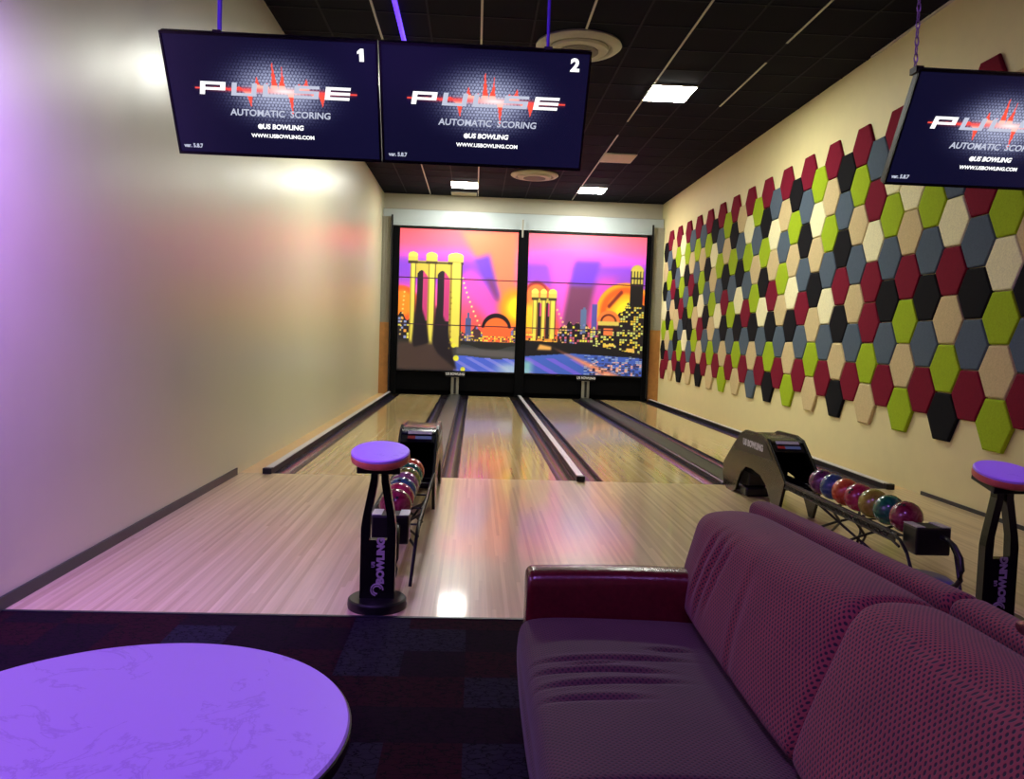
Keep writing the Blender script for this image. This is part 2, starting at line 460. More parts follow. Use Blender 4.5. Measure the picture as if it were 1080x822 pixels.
# ceiling tees
G = .622
fine = MB()
k = -4
while True:
    x = -.035+G*k
    if x > XR: break
    if x > XL: fine.box(x-.012, x+.012, YF, YB, ZC-.006, ZC+.01)
    k += 1
y = YF+.3
while y < YB:
    fine.box(XL, XR, y-.012, y+.012, ZC-.006, ZC+.01); y += .735
struct(fine.build('trim_4', M['darktee']))
tt = MB()
for x, a, b in ((-1.28, 7.5, 21.5), (-.035, 7.5, 21.5), (1.21, 7.5, 9.9), (1.21, 11., 12.6), (2.45, 6.5, 13.7), (2.45, 14.6, 21.5), (3.69, 6., 9.9), (3.69, 10.6, 12.6)):
    tt.box(x-.013, x+.013, a, b, ZC-.011, ZC-.005)
struct(tt.build('trim_5', M['tee']))
struct(MB().box(XR-.03, XR, YF, 10.2, ZC-.02, ZC-.002).build('trim_6', M['tee']))

# ------------------------------------------------------------------ ceiling fittings
def panel(x, y, lit, label, w=.62, d=.72):
    t = thing('ceiling_light', (x, y, ZC)); tag(t, label, 'ceiling light', 'square panel lights set into the ceiling')
    MB().box(-w/2-.02, w/2+.02, -d/2-.02, d/2+.02, -.02, .0).build('frame', M['tee'], t)
    MB().box(-w/2, w/2, -d/2, d/2, -.026, -.019).build('diffuser', M['lamp'] if lit else M['offpanel'], t)
    return t
panel(2.765, 12.06, True, 'largest bright square ceiling panel, right of the round ceiling diffuser')
panel(2.76, 19.95, True, 'bright square ceiling panel over the right-hand mural')
panel(-.37, 19.95, True, 'bright square ceiling panel over the left-hand mural')
panel(-.37, 12.06, True, 'bright square ceiling panel hidden behind the paired screens')
panel(2.765, 16.4, False, 'unlit cream square ceiling panel between the two bright ones on the right')
panel(-.40, 21.2, False, 'dim square ceiling reflection against the back wall above the left mural', .62, .4)  # unlit panel added to draw a lamp's reflection by the back wall

def diffuser(x, y, label):
    t = thing('ceiling_diffuser', (x, y, ZC)); tag(t, label, 'air diffuser', 'round cream diffusers in the ceiling')
    MB().lathe([(.0, -.002), (.53, -.002), (.54, -.025), (.50, -.055), (.43, -.07), (.415, -.06), (.40, -.03), (.0, -.03)]).build('outer_ring', M['diffuser'], t, True)
    MB().lathe([(.0, -.03), (.36, -.035), (.375, -.06), (.36, -.085), (.27, -.095), (.26, -.09), (.0, -.09)]).build('inner_disc', M['diffuser'], t, True)
    MB().lathe([(.0, -.091), (.25, -.0905), (.25, -.098), (.0, -.104)]).build('grille', M['grille'], t, True)
diffuser(1.19, 10.32, 'large round cream ceiling diffuser just above the second screen')
diffuser(1.23, 18.4, 'far round ceiling diffuser peeping out below the second screen')
t = thing('neon_tube', (-1.0, 9.6, ZC)); tag(t, 'violet glowing tube running along the black ceiling above the paired screens', 'tube light')
MB().tube([(0, -1.6, -.05), (0, 1.6, -.05)], .03, 10).build('tube', M['tube'], t, True)
MB().box(-.03, .03, -1.64, -1.6, -.09, 0).box(-.03, .03, 1.6, 1.64, -.09, 0).build('end_cap', M['blackplastic'], t)

# ------------------------------------------------------------------ lanes
def channel(x0, x1, y0, y1):
    b = MB(); n = 10; out = []
    cx = (x0+x1)/2; hw = (x1-x0)/2
    inner = [(cx-hw+.012, -.004)]
    for i in range(n+1):
        a = PI*i/n; inner.append((cx-(hw-.014)*math.cos(a), -.012-.075*math.sin(a)))
    inner.append((cx+hw-.012, -.004))
    pts = [(x0, -.004)]+inner+[(x1, -.004), (x1, -.105), (x0, -.105)]
    b.prism(pts, 'y', y0, y1)
    return b
def lane(xa, xb, ga, gb, label):
    t = thing('bowling_lane', ((xa+xb)/2, FOUL, 0)); tag(t, label, 'bowling lane', 'four maple bowling lanes')
    c = (xa+xb)/2
    MB().box(xa-c, xb-c, .0, LEND-FOUL-.05, -.105, .0).build('lane_bed', M['lane'], t)
    for g in (ga, gb):
        channel(g[0]-c, g[1]-c, .0, LEND-FOUL-.05).build('gutter', M['gutter'], t, True)
    return t
lane(-1.912, -.852, (-2.148, -1.912), (-.852, -.645), 'pale maple bowling lane beside the cream left wall')
lane(-.130, .945, (-.338, -.130), (.945, 1.168), 'pale maple bowling lane just right of the near ball return')
lane(1.478, 2.590, (1.255, 1.478), (2.590, 2.815), 'pale maple bowling lane left of the far ball return')
lane(3.360, 4.43, (3.13, 3.360), (4.43, 4.652), 'pale maple bowling lane below the hexagon-covered wall')

def capping(x, w, label, wall=0):
    t = thing('capping_rail', (x, FOUL, 0)); tag(t, label, 'capping rail', 'silver topped rails between the gutters')
    MB().box(-w/2, w/2, .02, 12.45, -.105, .052).build('rail_body', M['blackplastic'], t)
    MB().box(-w/2+.004, w/2-.004, .03, 12.45, .052, .062, .003).build('top_strip', M['silver'], t)
    MB().box(-w/2-.006, w/2+.006, -.05, .03, .002, .066, .008).build('end_block', M['blackplastic'], t)
capping(-2.198, .085, 'silver topped rail ending in a black block by the cream left wall')
capping(1.211, .085, 'silver topped rail between the two middle lanes')
capping(4.700, .085, 'silver topped dark rail at the foot of the hexagon-covered wall')
def track(x0, x1, label):
    t = thing('return_track', ((x0+x1)/2, FOUL, 0)); tag(t, label, 'ball return track', 'dark flat covers over the ball return tracks')
    h = (x1-x0)/2
    MB().prism([(-h, -.105), (h, -.105), (h, .02), (h-.02, .035), (-h+.02, .035), (-h, .02)], 'y', .05, 12.4).build('cover', M['track'], t)
    for s in (-1, 1):
        MB().box(s*(h-.02)-.006, s*(h-.02)+.006, .05, 12.4, .034, .042).build('edge_bead', M['blackplastic'], t)
track(-.641, -.342, 'dark ridged track cover behind the near ball return')
track(2.819, 3.126, 'dark ridged track cover behind the far ball return')
# raised sign post at the far end of each track
def endpost(x, label, second):
    t = thing('track_sign', (x, 21.16, 0)); tag(t, label, 'sign', 'small signs at the ends of the tracks')
    MB().box(-.10, .10, -.03, .04, .036, .50, .01).build('post', M['greypanel'], t)
    MB().box(-.03, .03, -.05, -.03, .06, .48).build('front_channel', M['blackplastic'], t)
    MB().box(-.25, .25, -.06, .0, .50, .64, .01).build('board', M['blackplastic'], t)
    text_mesh('lettering', 'US BOWLING', .085, M['whitemark'], t, (0, -.0615, .575), (1, 0, 0), (0, 0, 1), sx=.95, offset=.004)
endpost(-.49, 'small white-lettered sign on a grey post below the left mural', 0)
endpost(2.955, 'small white-lettered sign on a grey post below the right mural', 1)

# ------------------------------------------------------------------ masking murals (painted procedurally)
def hsh(a, b, s=0.):
    v = np.sin(a*127.1+b*311.7+s*74.7)*43758.5453
    return v-np.floor(v)
def sstep(a, b, x):
    t = np.clip((x-a)/(b-a), 0, 1); return t*t*(3-2*t)
class Paint:
    def __init__(s, nx, ny):
        s.u, s.v = np.meshgrid(np.linspace(0, 1, nx), np.linspace(0, 1, ny))
        s.c = np.zeros((ny, nx, 3))
    def fill(s, mask, col):
        m = np.clip(np.asarray(mask, float), 0, 1)[..., None]; s.c = s.c*(1-m)+np.array(col, float)*m
    def grad(s, stops):
        vs = [p[0] for p in stops]
        for i in range(3): s.c[..., i] = np.interp(s.v, vs, [p[1][i] for p in stops])
    def rect(s, x0, x1, y0, y1, col, e=.004):
        m = sstep(x0-e, x0+e, s.u)*(1-sstep(x1-e, x1+e, s.u))*sstep(y0-e, y0+e, s.v)*(1-sstep(y1-e, y1+e, s.v)); s.fill(m, col)
    def poly(s, pts, col, soft=0.):
        # convex polygon (counter-clockwise)
        m = np.ones_like(s.u)
        n = len(pts)
        for i in range(n):
            (x0, y0), (x1, y1) = pts[i], pts[(i+1) % n]
            L = math.hypot(x1-x0, y1-y0); d = ((x1-x0)*(s.v-y0)-(y1-y0)*(s.u-x0))/L
            m *= sstep(-soft-.003, soft+.003, d)
        s.fill(m, col)
    def disc(s, cx, cy, r, col, asp=1.19, e=.006, r0=None, half=False):
        d = np.hypot(s.u-cx, (s.v-cy)*asp); m = 1-sstep(r-e, r+e, d)
        if r0: m = m*sstep(r0-e, r0+e, d)
        if half: m = m*(s.v > cy)
        s.fill(m, col)
    def speck(s, mask, sx, sy, thr, cols, seed=0.):
        a = np.floor(s.u*sx); b = np.floor(s.v*sy); h = hsh(a, b, seed); k = hsh(a, b, seed+5)
        inc = (np.mod(s.u*sx, 1) > .18) & (np.mod(s.v*sy, 1) > .25)
        for i, col in enumerate(cols):
            s.fill(mask & inc & (h > thr) & (k >= i/len(cols)) & (k < (i+1)/len(cols)), col)

YEL = (222, 208, 84); DRK = (26, 24, 30)
def tower(P, xs, top, base, capw, bw):
    # piers with caps, joined by beams above pointed arches
    for i in range(2):
        a, b = xs[i][1], xs[i+1][0]
        P.rect(a-.01, b+.01, top-bw*2.6, top-.01, (196, 178, 72))
        P.rect(a, b, top-bw*.55, top-bw*.35, DRK)
        w = b-a; cx = (a+b)/2
        arch = (P.v < top-bw*1.5-abs(P.u-cx)**1.5*bw*26/(w**.5)) & (P.u > a) & (P.u < b) & (P.v > base)
        P.fill(arch & (P.u > a+w*.18), (34, 28, 34))
        P.fill(arch & (P.u > a+w*.62) & (P.v > base+.18), (190, 60, 120))
    for (a, b) in xs:
        P.rect(a, b, base, top, YEL); P.rect(a, a+(b-a)*.22, base, top-.02, (150, 128, 50))
        P.rect(b, b+(b-a)*.16, base, top-.03, (70, 56, 36))
        P.rect(a-capw, b+capw, top-.012, top+.03, (206, 190, 84)); P.rect(a-capw, b+capw, top-.03, top-.012, (60, 48, 30))
        P.fill((np.hypot((P.u-(a+b)/2)/((b-a)/2+capw), (P.v-top-.03)/.022) < 1) & (P.v > top+.02), (226, 212, 96))

def mural_left(nx=230, ny=270):
    P = Paint(nx, ny)
    P.grad([(0, (90, 80, 110)), (.28, (255, 90, 60)), (.40, (244, 84, 110)), (.52, (240, 88, 170)), (.64, (222, 84, 205)), (.74, (170, 80, 225)),
            (.82, (236, 90, 200)), (.90, (255, 96, 130)), (1, (252, 92, 104))])
    P.fill((1-sstep(.5, .95, P.u))*sstep(.56, .68, P.v)*(1-sstep(.74, .84, P.v))*.85, (128, 66, 216))
    P.poly([(.50, 1.0), (.60, .84), (.97, .40), (1.0, .40), (1.0, 1.02), (.8, 1.02)], (255, 124, 92), .05)
    P.poly([(.62, .80), (.80, .50), (.87, .50), (.76, .84)], (112, 66, 196), .03)
    P.poly([(.74, .66), (.82, .50), (.86, .50), (.80, .66)], (120, 60, 120), .02)
    P.poly([(.50, .66), (.78, .34), (.92, .40), (.62, .72)], (240, 84, 190), .05)
    P.disc(1.02, .46, .17, (255, 150, 40), e=.05); P.disc(1.02, .46, .10, (255, 224, 40), e=.04)
    P.disc(.02, .47, .15, (255, 96, 44), e=.012); P.disc(.02, .47, .11, (255, 140, 40), e=.02)
    # skyline
    city = (P.v < .33-.06*np.abs(np.sin(P.u*19))) & (P.v > .20)
    P.fill(city & (P.u > .5), (70, 44, 52)); P.fill((P.u < .14) & (P.v < .38+.03*np.sin(P.u*60)) & (P.v > .15), (30, 26, 34))
    P.speck((P.u < .14) & (P.v < .37) & (P.v > .17), 42, 46, .55, [(225, 215, 80), (240, 160, 70), (140, 150, 200)])
    P.rect(.57, .62, .2, .38, (78, 88, 140)); P.rect(.585, .605, .36, .42, (78, 88, 140))
    P.speck(city & (P.u > .5), 50, 60, .6, [(220, 120, 120), (230, 210, 80), (120, 120, 190)], 2.)
    P.disc(.835, .315, .125, (30, 22, 28), half=True); P.disc(.835, .30, .105, (250, 110, 50), half=True)
    P.rect(.72, .96, .215, .315, (244, 100, 54))
    P.speck((P.v > .215) & (P.v < .255) & (P.u > .52), 60, 70, .35, [(235, 220, 80), (220, 180, 60), (60, 60, 60)], 4.)
    # banks, water
    P.fill(P.v < .215, (36, 36, 34)); P.fill((P.v < .17+.02*np.sin(P.u*14)) & (P.v > .08), (58, 60, 60))
    P.poly([(.5, .12), (1, .10), (1, .15), (.5, .17)], (88, 84, 84), .01)
    P.fill((P.v < .10-.01*np.sin(P.u*9)) & (P.u > .48), (74, 98, 208)); P.fill((P.v < .10) & (P.u > .48) & (np.sin(P.u*40+P.v*90) > .5), (120, 126, 226))
    P.fill((1-sstep(.03, .09, P.v))*sstep(.78, .95, P.u)*.8, (176, 200, 214))
    tower(P, [(.095, .135), (.245, .30), (.43, .52)], .785, .17, .02, .05)
    P.poly([(0, 0), (.50, 0), (.46, .19), (0, .20)], (70, 54, 50), .02)
    P.poly([(.12, .2), (.14, .16), (.30, .2), (.24, .34), (.2, .55), (.16, .6)], (30, 24, 30), .01)
    P.poly([(.29, .2), (.34, .12), (.52, 0), (.52, .22), (.40, .36), (.33, .6)], (30, 24, 30), .012)
    P.rect(.45, .52, .25, .77, YEL)
    for i in range(11):
        t = i/10; P.disc(.54+.15*t**1.2, .66-.33*t, .008, (255, 230, 140))
        P.disc(.05-.03*t, .55-.3*t, .007, (255, 220, 130))
        P.disc(.44+.005*math.sin(i), .56-.04*i, .007, (120, 96, 30))
    for x, y_, r in ((.455, .22, .012), (.475, .18, .018), (.50, .09, .024), (.56, .012, .02)): P.disc(x, y_, r, (232, 226, 60))
    return P.c

def mural_right(nx=230, ny=270):
    P = Paint(nx, ny)
    P.grad([(0, (60, 60, 100)), (.28, (240, 100, 60)), (.42, (226, 78, 84)), (.54, (222, 80, 150)), (.66, (150, 74, 200)), (.76, (140, 72, 214)),
            (.82, (226, 88, 226)), (.90, (255, 100, 160)), (1, (255, 104, 122))])
    P.poly([(.16, .86), (.30, .30), (.36, .30), (.38, .86)], (240, 90, 206), .04)
    P.poly([(.30, .34), (.52, .34), (.58, .66), (.36, .66)], (116, 62, 96), .03)
    P.poly([(.36, .64), (.56, .64), (.62, .82), (.40, .82)], (110, 62, 206), .03)
    P.poly([(.52, .36), (.66, .36), (.76, .70), (.60, .70)], (206, 76, 190), .05)
    P.disc(.08, .52, .15, (250, 96, 60), e=.012); P.disc(.08, .585, .09, (150, 50, 60), e=.012, half=True); P.disc(.08, .565, .085, (255, 120, 60), e=.01)
    P.disc(.03, .40, .12, (255, 196, 50), e=.05)
    P.disc(.84, .46, .25, (255, 160, 40), e=.01); P.disc(.84, .46, .215, (240, 96, 40), r0=.16, e=.02)
    P.poly([(.68, .50), (.70, .48), (.82, .60), (.80, .62)], (120, 40, 40), .01); P.disc(.87, .44, .13, (255, 226, 50), e=.05)
    # skyline mass
    ridge = np.interp(P.u, [0, .25, .36, .5, .6, .75, .84, .9, 1], [.24, .30, .37, .36, .33, .40, .50, .56, .50])+.012*np.sin(P.u*90)
    city = (P.v < ridge) & (P.v > .15) & (P.u > .27)
    P.fill(city, (32, 26, 34))
    P.rect(.46, .51, .3, .47, (90, 110, 150)); P.rect(.555, .60, .3, .51, (84, 80, 160)); P.rect(.48, .50, .46, .485, (90, 110, 150))
    P.speck(city & (P.u < .62), 46, 52, .5, [(226, 190, 120), (200, 100, 120), (120, 120, 180), (224, 214, 80)], 1.)
    P.speck(city & (P.u >= .55), 44, 60, .52, [(226, 214, 84), (226, 190, 60), (200, 206, 120)], 3.)
    P.disc(.70, .385, .10, (228, 122, 60), half=True); P.disc(.70, .385, .07, (90, 30, 30), half=True, r0=.055); P.rect(.61, .79, .36, .39, (214, 190, 90)); P.rect(.61, .79, .33, .36, (50, 30, 30))
    P.rect(.66, .74, .29, .34, (236, 120, 70)); P.rect(.66, .76, .21, .225, (240, 200, 90)); P.rect(.86, .93, .17, .20, (240, 190, 90))
    P.rect(.875, .985, .5, .76, (28, 24, 28)); P.disc(.93, .755, .055, (200, 182, 80), half=True)
    for i in range(4): P.rect(.885+.026*i, .902+.026*i, .655, .77, (204, 186, 84))
    P.rect(.875, .985, .70, .712, (28, 24, 28)); P.rect(.875, .985, .655, .665, (28, 24, 28))
    tower(P, [(.05, .085), (.125, .155), (.195, .24)], .555, .23, .012, .03)
    for i in range(7):
        t = i/6; P.disc(.26+.10*t, .46-.17*t, .008, (255, 200, 130))
    P.rect(0, .27, .215, .25, (226, 150, 60)); P.speck((P.v > .21) & (P.v < .28) & (P.u < .3), 50, 60, .5, [(235, 220, 80), (60, 40, 40)], 6.)
    P.fill((P.v < np.interp(P.u, [0, .5, 1], [.235, .22, .16])), (26, 24, 28))
    P.poly([(.10, .17), (.22, .17), (.22, .195), (.12, .21)], (230, 170, 90), .008)
    P.fill(P.v < np.interp(P.u, [0, .4, 1], [.12, .15, .13]), (66, 96, 190))
    P.fill((P.v < .11) & (np.sin(P.u*31+P.v*70) > .4) & (P.u < .5), (110, 96, 214)); P.fill((1-sstep(.06, .11, P.v))*(1-sstep(.02, .10, P.u))*.8, (140, 200, 190))
    P.speck((P.v < .14) & (P.u > .5), 34, 90, .45, [(40, 44, 80), (150, 170, 200)], 7.)
    P.poly([(.70, -.02), (1.0, -.02), (.30, .17), (.24, .19)], (226, 140, 110), .015)
    P.speck((P.v < .10) & (P.u > .55), 40, 80, .55, [(60, 40, 60), (240, 180, 150)], 8.)
    return P.c

M['joint'] = mat('panel_joint', rgb(70, 30, 60), .5)
def masking(x0, x1, cols, label):
    t = thing('masking_unit', ((x0+x1)/2, LEND, 0)); tag(t, label, 'mural panel', 'two sunset murals above the pin decks')
    h = (x1-x0)/2; z0, z1 = .655, 4.33
    raster_panel('picture', cols, 2*h, z1-z0, M['mural'], t, (-h, -.022, z0))
    MB().box(-h-.005, h+.005, -.02, .05, z0-.02, z1+.03).build('panel_board', M['blackplastic'], t)
    for z in (1.85, 3.06):
        MB().box(-h, h, -.027, -.02, z-.012, z+.012).build('joint_strip', M['joint'], t)
    for q in (z1, z0-.03): MB().box(-h-.005, h+.005, -.034, -.02, q, q+.03).build('edge_bar', M['blackplastic'], t)
    return t
masking(-2.03, 1.06, mural_left(), 'left-hand sunset mural with the large yellow bridge tower')
masking(1.335, 4.455, mural_right(), 'right-hand sunset mural with a small bridge and tall dark skyscraper')
# black posts between and beside the murals, pit curtains below them, pale header above
for (x0, x1, z1, bx, mk), lb in zip(((-2.205, -2.045, 4.36, -2.235, 'blacksteel'), (1.075, 1.32, 4.40, 1.16, 'greypanel'), (4.47, 4.63, 4.38, 4.60, 'blacksteel')),
        ('tall black post at the left edge of the left mural', 'tall black post between the two murals', 'tall black post at the right edge of the right mural')):
    c = (x0+x1)/2
    t = thing('divider_post', (c, LEND, 0)); tag(t, lb, 'post', 'black posts beside the murals')
    MB().box(x0-c, x1-c, -.04, .2, .0, z1, .006).build('pillar', M['blackmatt'], t)
    MB().box(bx-c-.022, bx-c+.022, -.09, -.045, 4.2 if mk == 'greypanel' else .07, 4.66).build('upright_bar', M[mk], t)
for x0, x1, lb in ((-2.04, 1.07, 'black curtain and dark pit opening under the left mural'), (1.325, 4.465, 'black curtain and dark pit opening under the right mural')):
    c = (x0+x1)/2; h = (x1-x0)/2
    t = thing('pit_curtain', (c, LEND, 0)); tag(t, lb, 'curtain', 'black pit curtains')
    MB().box(-h, h, .01, .06, .12, .60).build('curtain', M['blackmatt'], t)
    MB().box(-h, h, .10, .14, .0, .60).build('pit_back', M['blackmatt'], t)
t = thing('header_board', (1.2, 21.34, 4.40)); tag(t, 'long pale header board above both murals', 'board')
MB().box(-3.68, 3.70, .0, .06, .01, .44).build('board', M['header'], t)
MB().box(-3.68, 3.70, -.01, .0, .425, .44).build('top_edge', M['greypanel'], t)
struct(MB().box(XL, -2.245, 21.28, 21.34, -.1, 1.87).build('trim_7', M['oak']))
struct(MB().box(4.645, XR, 21.28, 21.34, -.1, 1.9).build('trim_8', M['oak']))
g = MB().box(XL, -2.26, 21.29, 21.34, 1.87, 4.62)
for i in range(3): g.box(XL+.05+i*.07, XL+.065+i*.07, 21.27, 21.29, 1.9, 4.6)
struct(g.build('trim_9', M['greypanel']))
struct(MB().box(4.645, XR, 21.29, 21.34, 1.9, 4.6).build('trim_10', M['greypanel']))

# ------------------------------------------------------------------ hexagon felt tiles on the right wall
cols = ['MSKB', 'GBGCGKB', 'MSKSMGM', 'KGBMCSG', 'MSKSGBM', 'GBGMBCS', 'MSKSGCM', 'BGMMCMS', 'MSBSBGM', 'KBKMKSK', 'MSCSGBM', 'BGBKBCG',
        'MSMSKSM', 'GBKCBGK', 'MSBGSBM', 'KGKMBCS', 'MSCKGKM', 'SBKGBSG', 'MSMSGCM', 'BGKCKSB', 'MSGSGKM', 'GBKMKBG', 'MSCSGSM', 'BGBGBCK',
        'MSKSKGM', 'KBMCGBS', 'MGBKSGM', 'BSKGMBS', 'MCKSKGM', 'KGSMGCC', 'MKBKSGM', 'BSGBMKB', 'MBKSGSM', 'MKGCKBK']
cols[0] = 'MSKBGSM'
def hex_mesh():
    bm = bmesh.new(); hw, hh, dp = .276, .2475, .038
    def ring(s, x):
        a = hw*s-(0); b = hh*s
        pts = [(-a, 0), (-a*.5, -b), (a*.5, -b), (a, 0), (a*.5, b), (-a*.5, b)]
        return [bm.verts.new((x, p[0], p[1])) for p in pts]
    rs = [ring(.985, 0), ring(1., -.006), ring(1., -dp*.55), ring(.975, -dp*.85), ring(.93, -dp)]
    for a, b in zip(rs, rs[1:]):
        for i in range(6): bm.faces.new((a[i], a[(i+1) % 6], b[(i+1) % 6], b[i]))
    bm.faces.new(rs[0]); bm.faces.new(rs[-1])
    bmesh.ops.recalc_face_normals(bm, faces=bm.faces)
    me = bpy.data.meshes.new('felt_hexagon'); bm.to_mesh(me); bm.free(); return me
hexes = {}
ORD = ['lowest', 'second lowest', 'third lowest', 'middle', 'third highest', 'second highest', 'highest']
NTH = ['nearest', 'second nearest', 'third nearest', 'fourth nearest', 'fifth nearest', 'sixth nearest', 'seventh nearest', 'eighth nearest', 'ninth nearest', 'tenth nearest',
       'eleventh nearest', 'twelfth nearest', 'thirteenth nearest', 'fourteenth nearest', 'fifteenth nearest', 'sixteenth nearest', 'seventeenth nearest',
       'seventeenth farthest', 'sixteenth farthest', 'fifteenth farthest', 'fourteenth farthest', 'thirteenth farthest', 'twelfth farthest', 'eleventh farthest', 'tenth farthest',
       'ninth farthest', 'eighth farthest', 'seventh farthest', 'sixth farthest', 'fifth farthest', 'fourth farthest', 'third farthest', 'second farthest', 'farthest']
for ci, s in enumerate(cols):
    k = ci-1; yy = 7.33+.4215*k; zb = .885 if k % 2 == 0 else 1.1375
    for r, ch in enumerate(s):
        if ch not in hexes:
            me = hex_mesh(); me.materials.append(M['felt'+ch]); hexes[ch] = me
            o = bpy.data.objects.new('felt_hexagon', me)
        else:
            o = bpy.data.objects.new('felt_hexagon', hexes[ch])
        COL.objects.link(o); o.location = (XR, yy, zb+.505*r)
        tag(o, '%s felt hexagon, %s in the %s column of the wall pattern' % (FELT[ch][0], ORD[r], NTH[ci]), 'wall panel', 'felt hexagons on the right wall')

# ------------------------------------------------------------------ screens
def screen_raster(nx=300, ny=170):
    P = Paint(nx, ny); u, v = P.u, P.v
    P.c[:] = (12, 12, 38); P.fill(sstep(.2, 1.0, u)*.5, (14, 14, 46))
    asp = nx/ny
    x = u*asp; pit = .030
    # honeycomb
    def hexd(px, py):
        sx, sy = pit, pit*1.732
        ax = np.mod(px, sx)-sx/2; ay = np.mod(py, sy)-sy/2; bx = np.mod(px-sx/2, sx)-sx/2; by = np.mod(py-sy/2, sy)-sy/2
        d1 = np.maximum(np.abs(ax), np.abs(ax)*.5+np.abs(ay)*.866); d2 = np.maximum(np.abs(bx), np.abs(bx)*.5+np.abs(by)*.866)
        return np.minimum(d1, d2)
    hd = hexd(x, v)/pit
    glow = np.exp(-(((u-.52)/.24)**2+((v-.56)/.27)**2)**1.5)
    P.fill(glow*(.25+.75*(hd < .36)), (150, 158, 195)); P.fill(glow**2*.35, (225, 228, 245))
    # pulse wave
    w = np.zeros_like(u)
    env = np.exp(-((u-.52)/.16)**2)
    for f, a, p in ((61, .35, .3), (97, .3, 1.1), (23, .2, 2.)): w += a*np.sin(u*f+p)
    w = .565+env*w*.10
    for c, h, s in ((.50, .27, .010), (.545, .17, .006), (.42, .12, .012), (.47, .06, .01), (.62, .08, .018), (.66, .10, .01), (.58, -.22, .008), (.38, -.12, .010), (.73, -.12, .012), (.52, -.10, .006)):
        w = w+h*np.exp(-np.abs((u-c)/s)**1.3)
    base = .565
    lo = np.minimum(w, base)-.008; hi = np.maximum(w, base)+.008
    span = (u > .12) & (u < .90)
    inside = (v > lo) & (v < hi) & span
    P.fill(inside, (255, 84, 64)); P.fill(inside & (np.abs(v-base) < .05) & (env > .3), (255, 190, 170))
    P.fill(np.exp(-((v-base)/.02)**2)*span*np.exp(-((u-.52)/.36)**4)*.9, (255, 70, 70))
    P.fill(np.exp(-((v-base)/.03)**2-((u-.55)/.10)**2)*.95, (255, 245, 245))
    return P.c
SCR = screen_raster()
SW, SH = 1.045, .598
ALPHA = math.atan2(.30, .517)      # screens lean forward at the top
def letters(blocks, m, parent, x0, z0, w, h, yo):
    b = MB()
    for (a, c, d, e) in blocks:
        # slanted block
        sl = .18*h
        pts = [(x0+a*w+d*sl, z0+d*h), (x0+c*w+d*sl, z0+d*h), (x0+c*w+e*sl, z0+e*h), (x0+a*w+e*sl, z0+e*h)]
        b.prism(pts, 'y', yo-.0012, yo)
    return b
GL = {'P': [(0, .2, 0, 1), (.2, 1, .78, 1), (.8, 1, .4, .8), (.2, 1, .36, .56)],
      'U': [(0, .2, 0, 1), (.2, .8, 0, .22), (.8, 1, 0, 1)],
      'L': [(0, .2, 0, 1), (.2, 1, 0, .22)],
      'S': [(0, 1, .78, 1), (0, .2, .5, .8), (0, 1, .39, .61), (.8, 1, .2, .5), (0, 1, 0, .22)],
      'E': [(0, .2, 0, 1), (.2, 1, .78, 1), (.2, 1, .39, .61), (.2, 1, 0, .22)]}
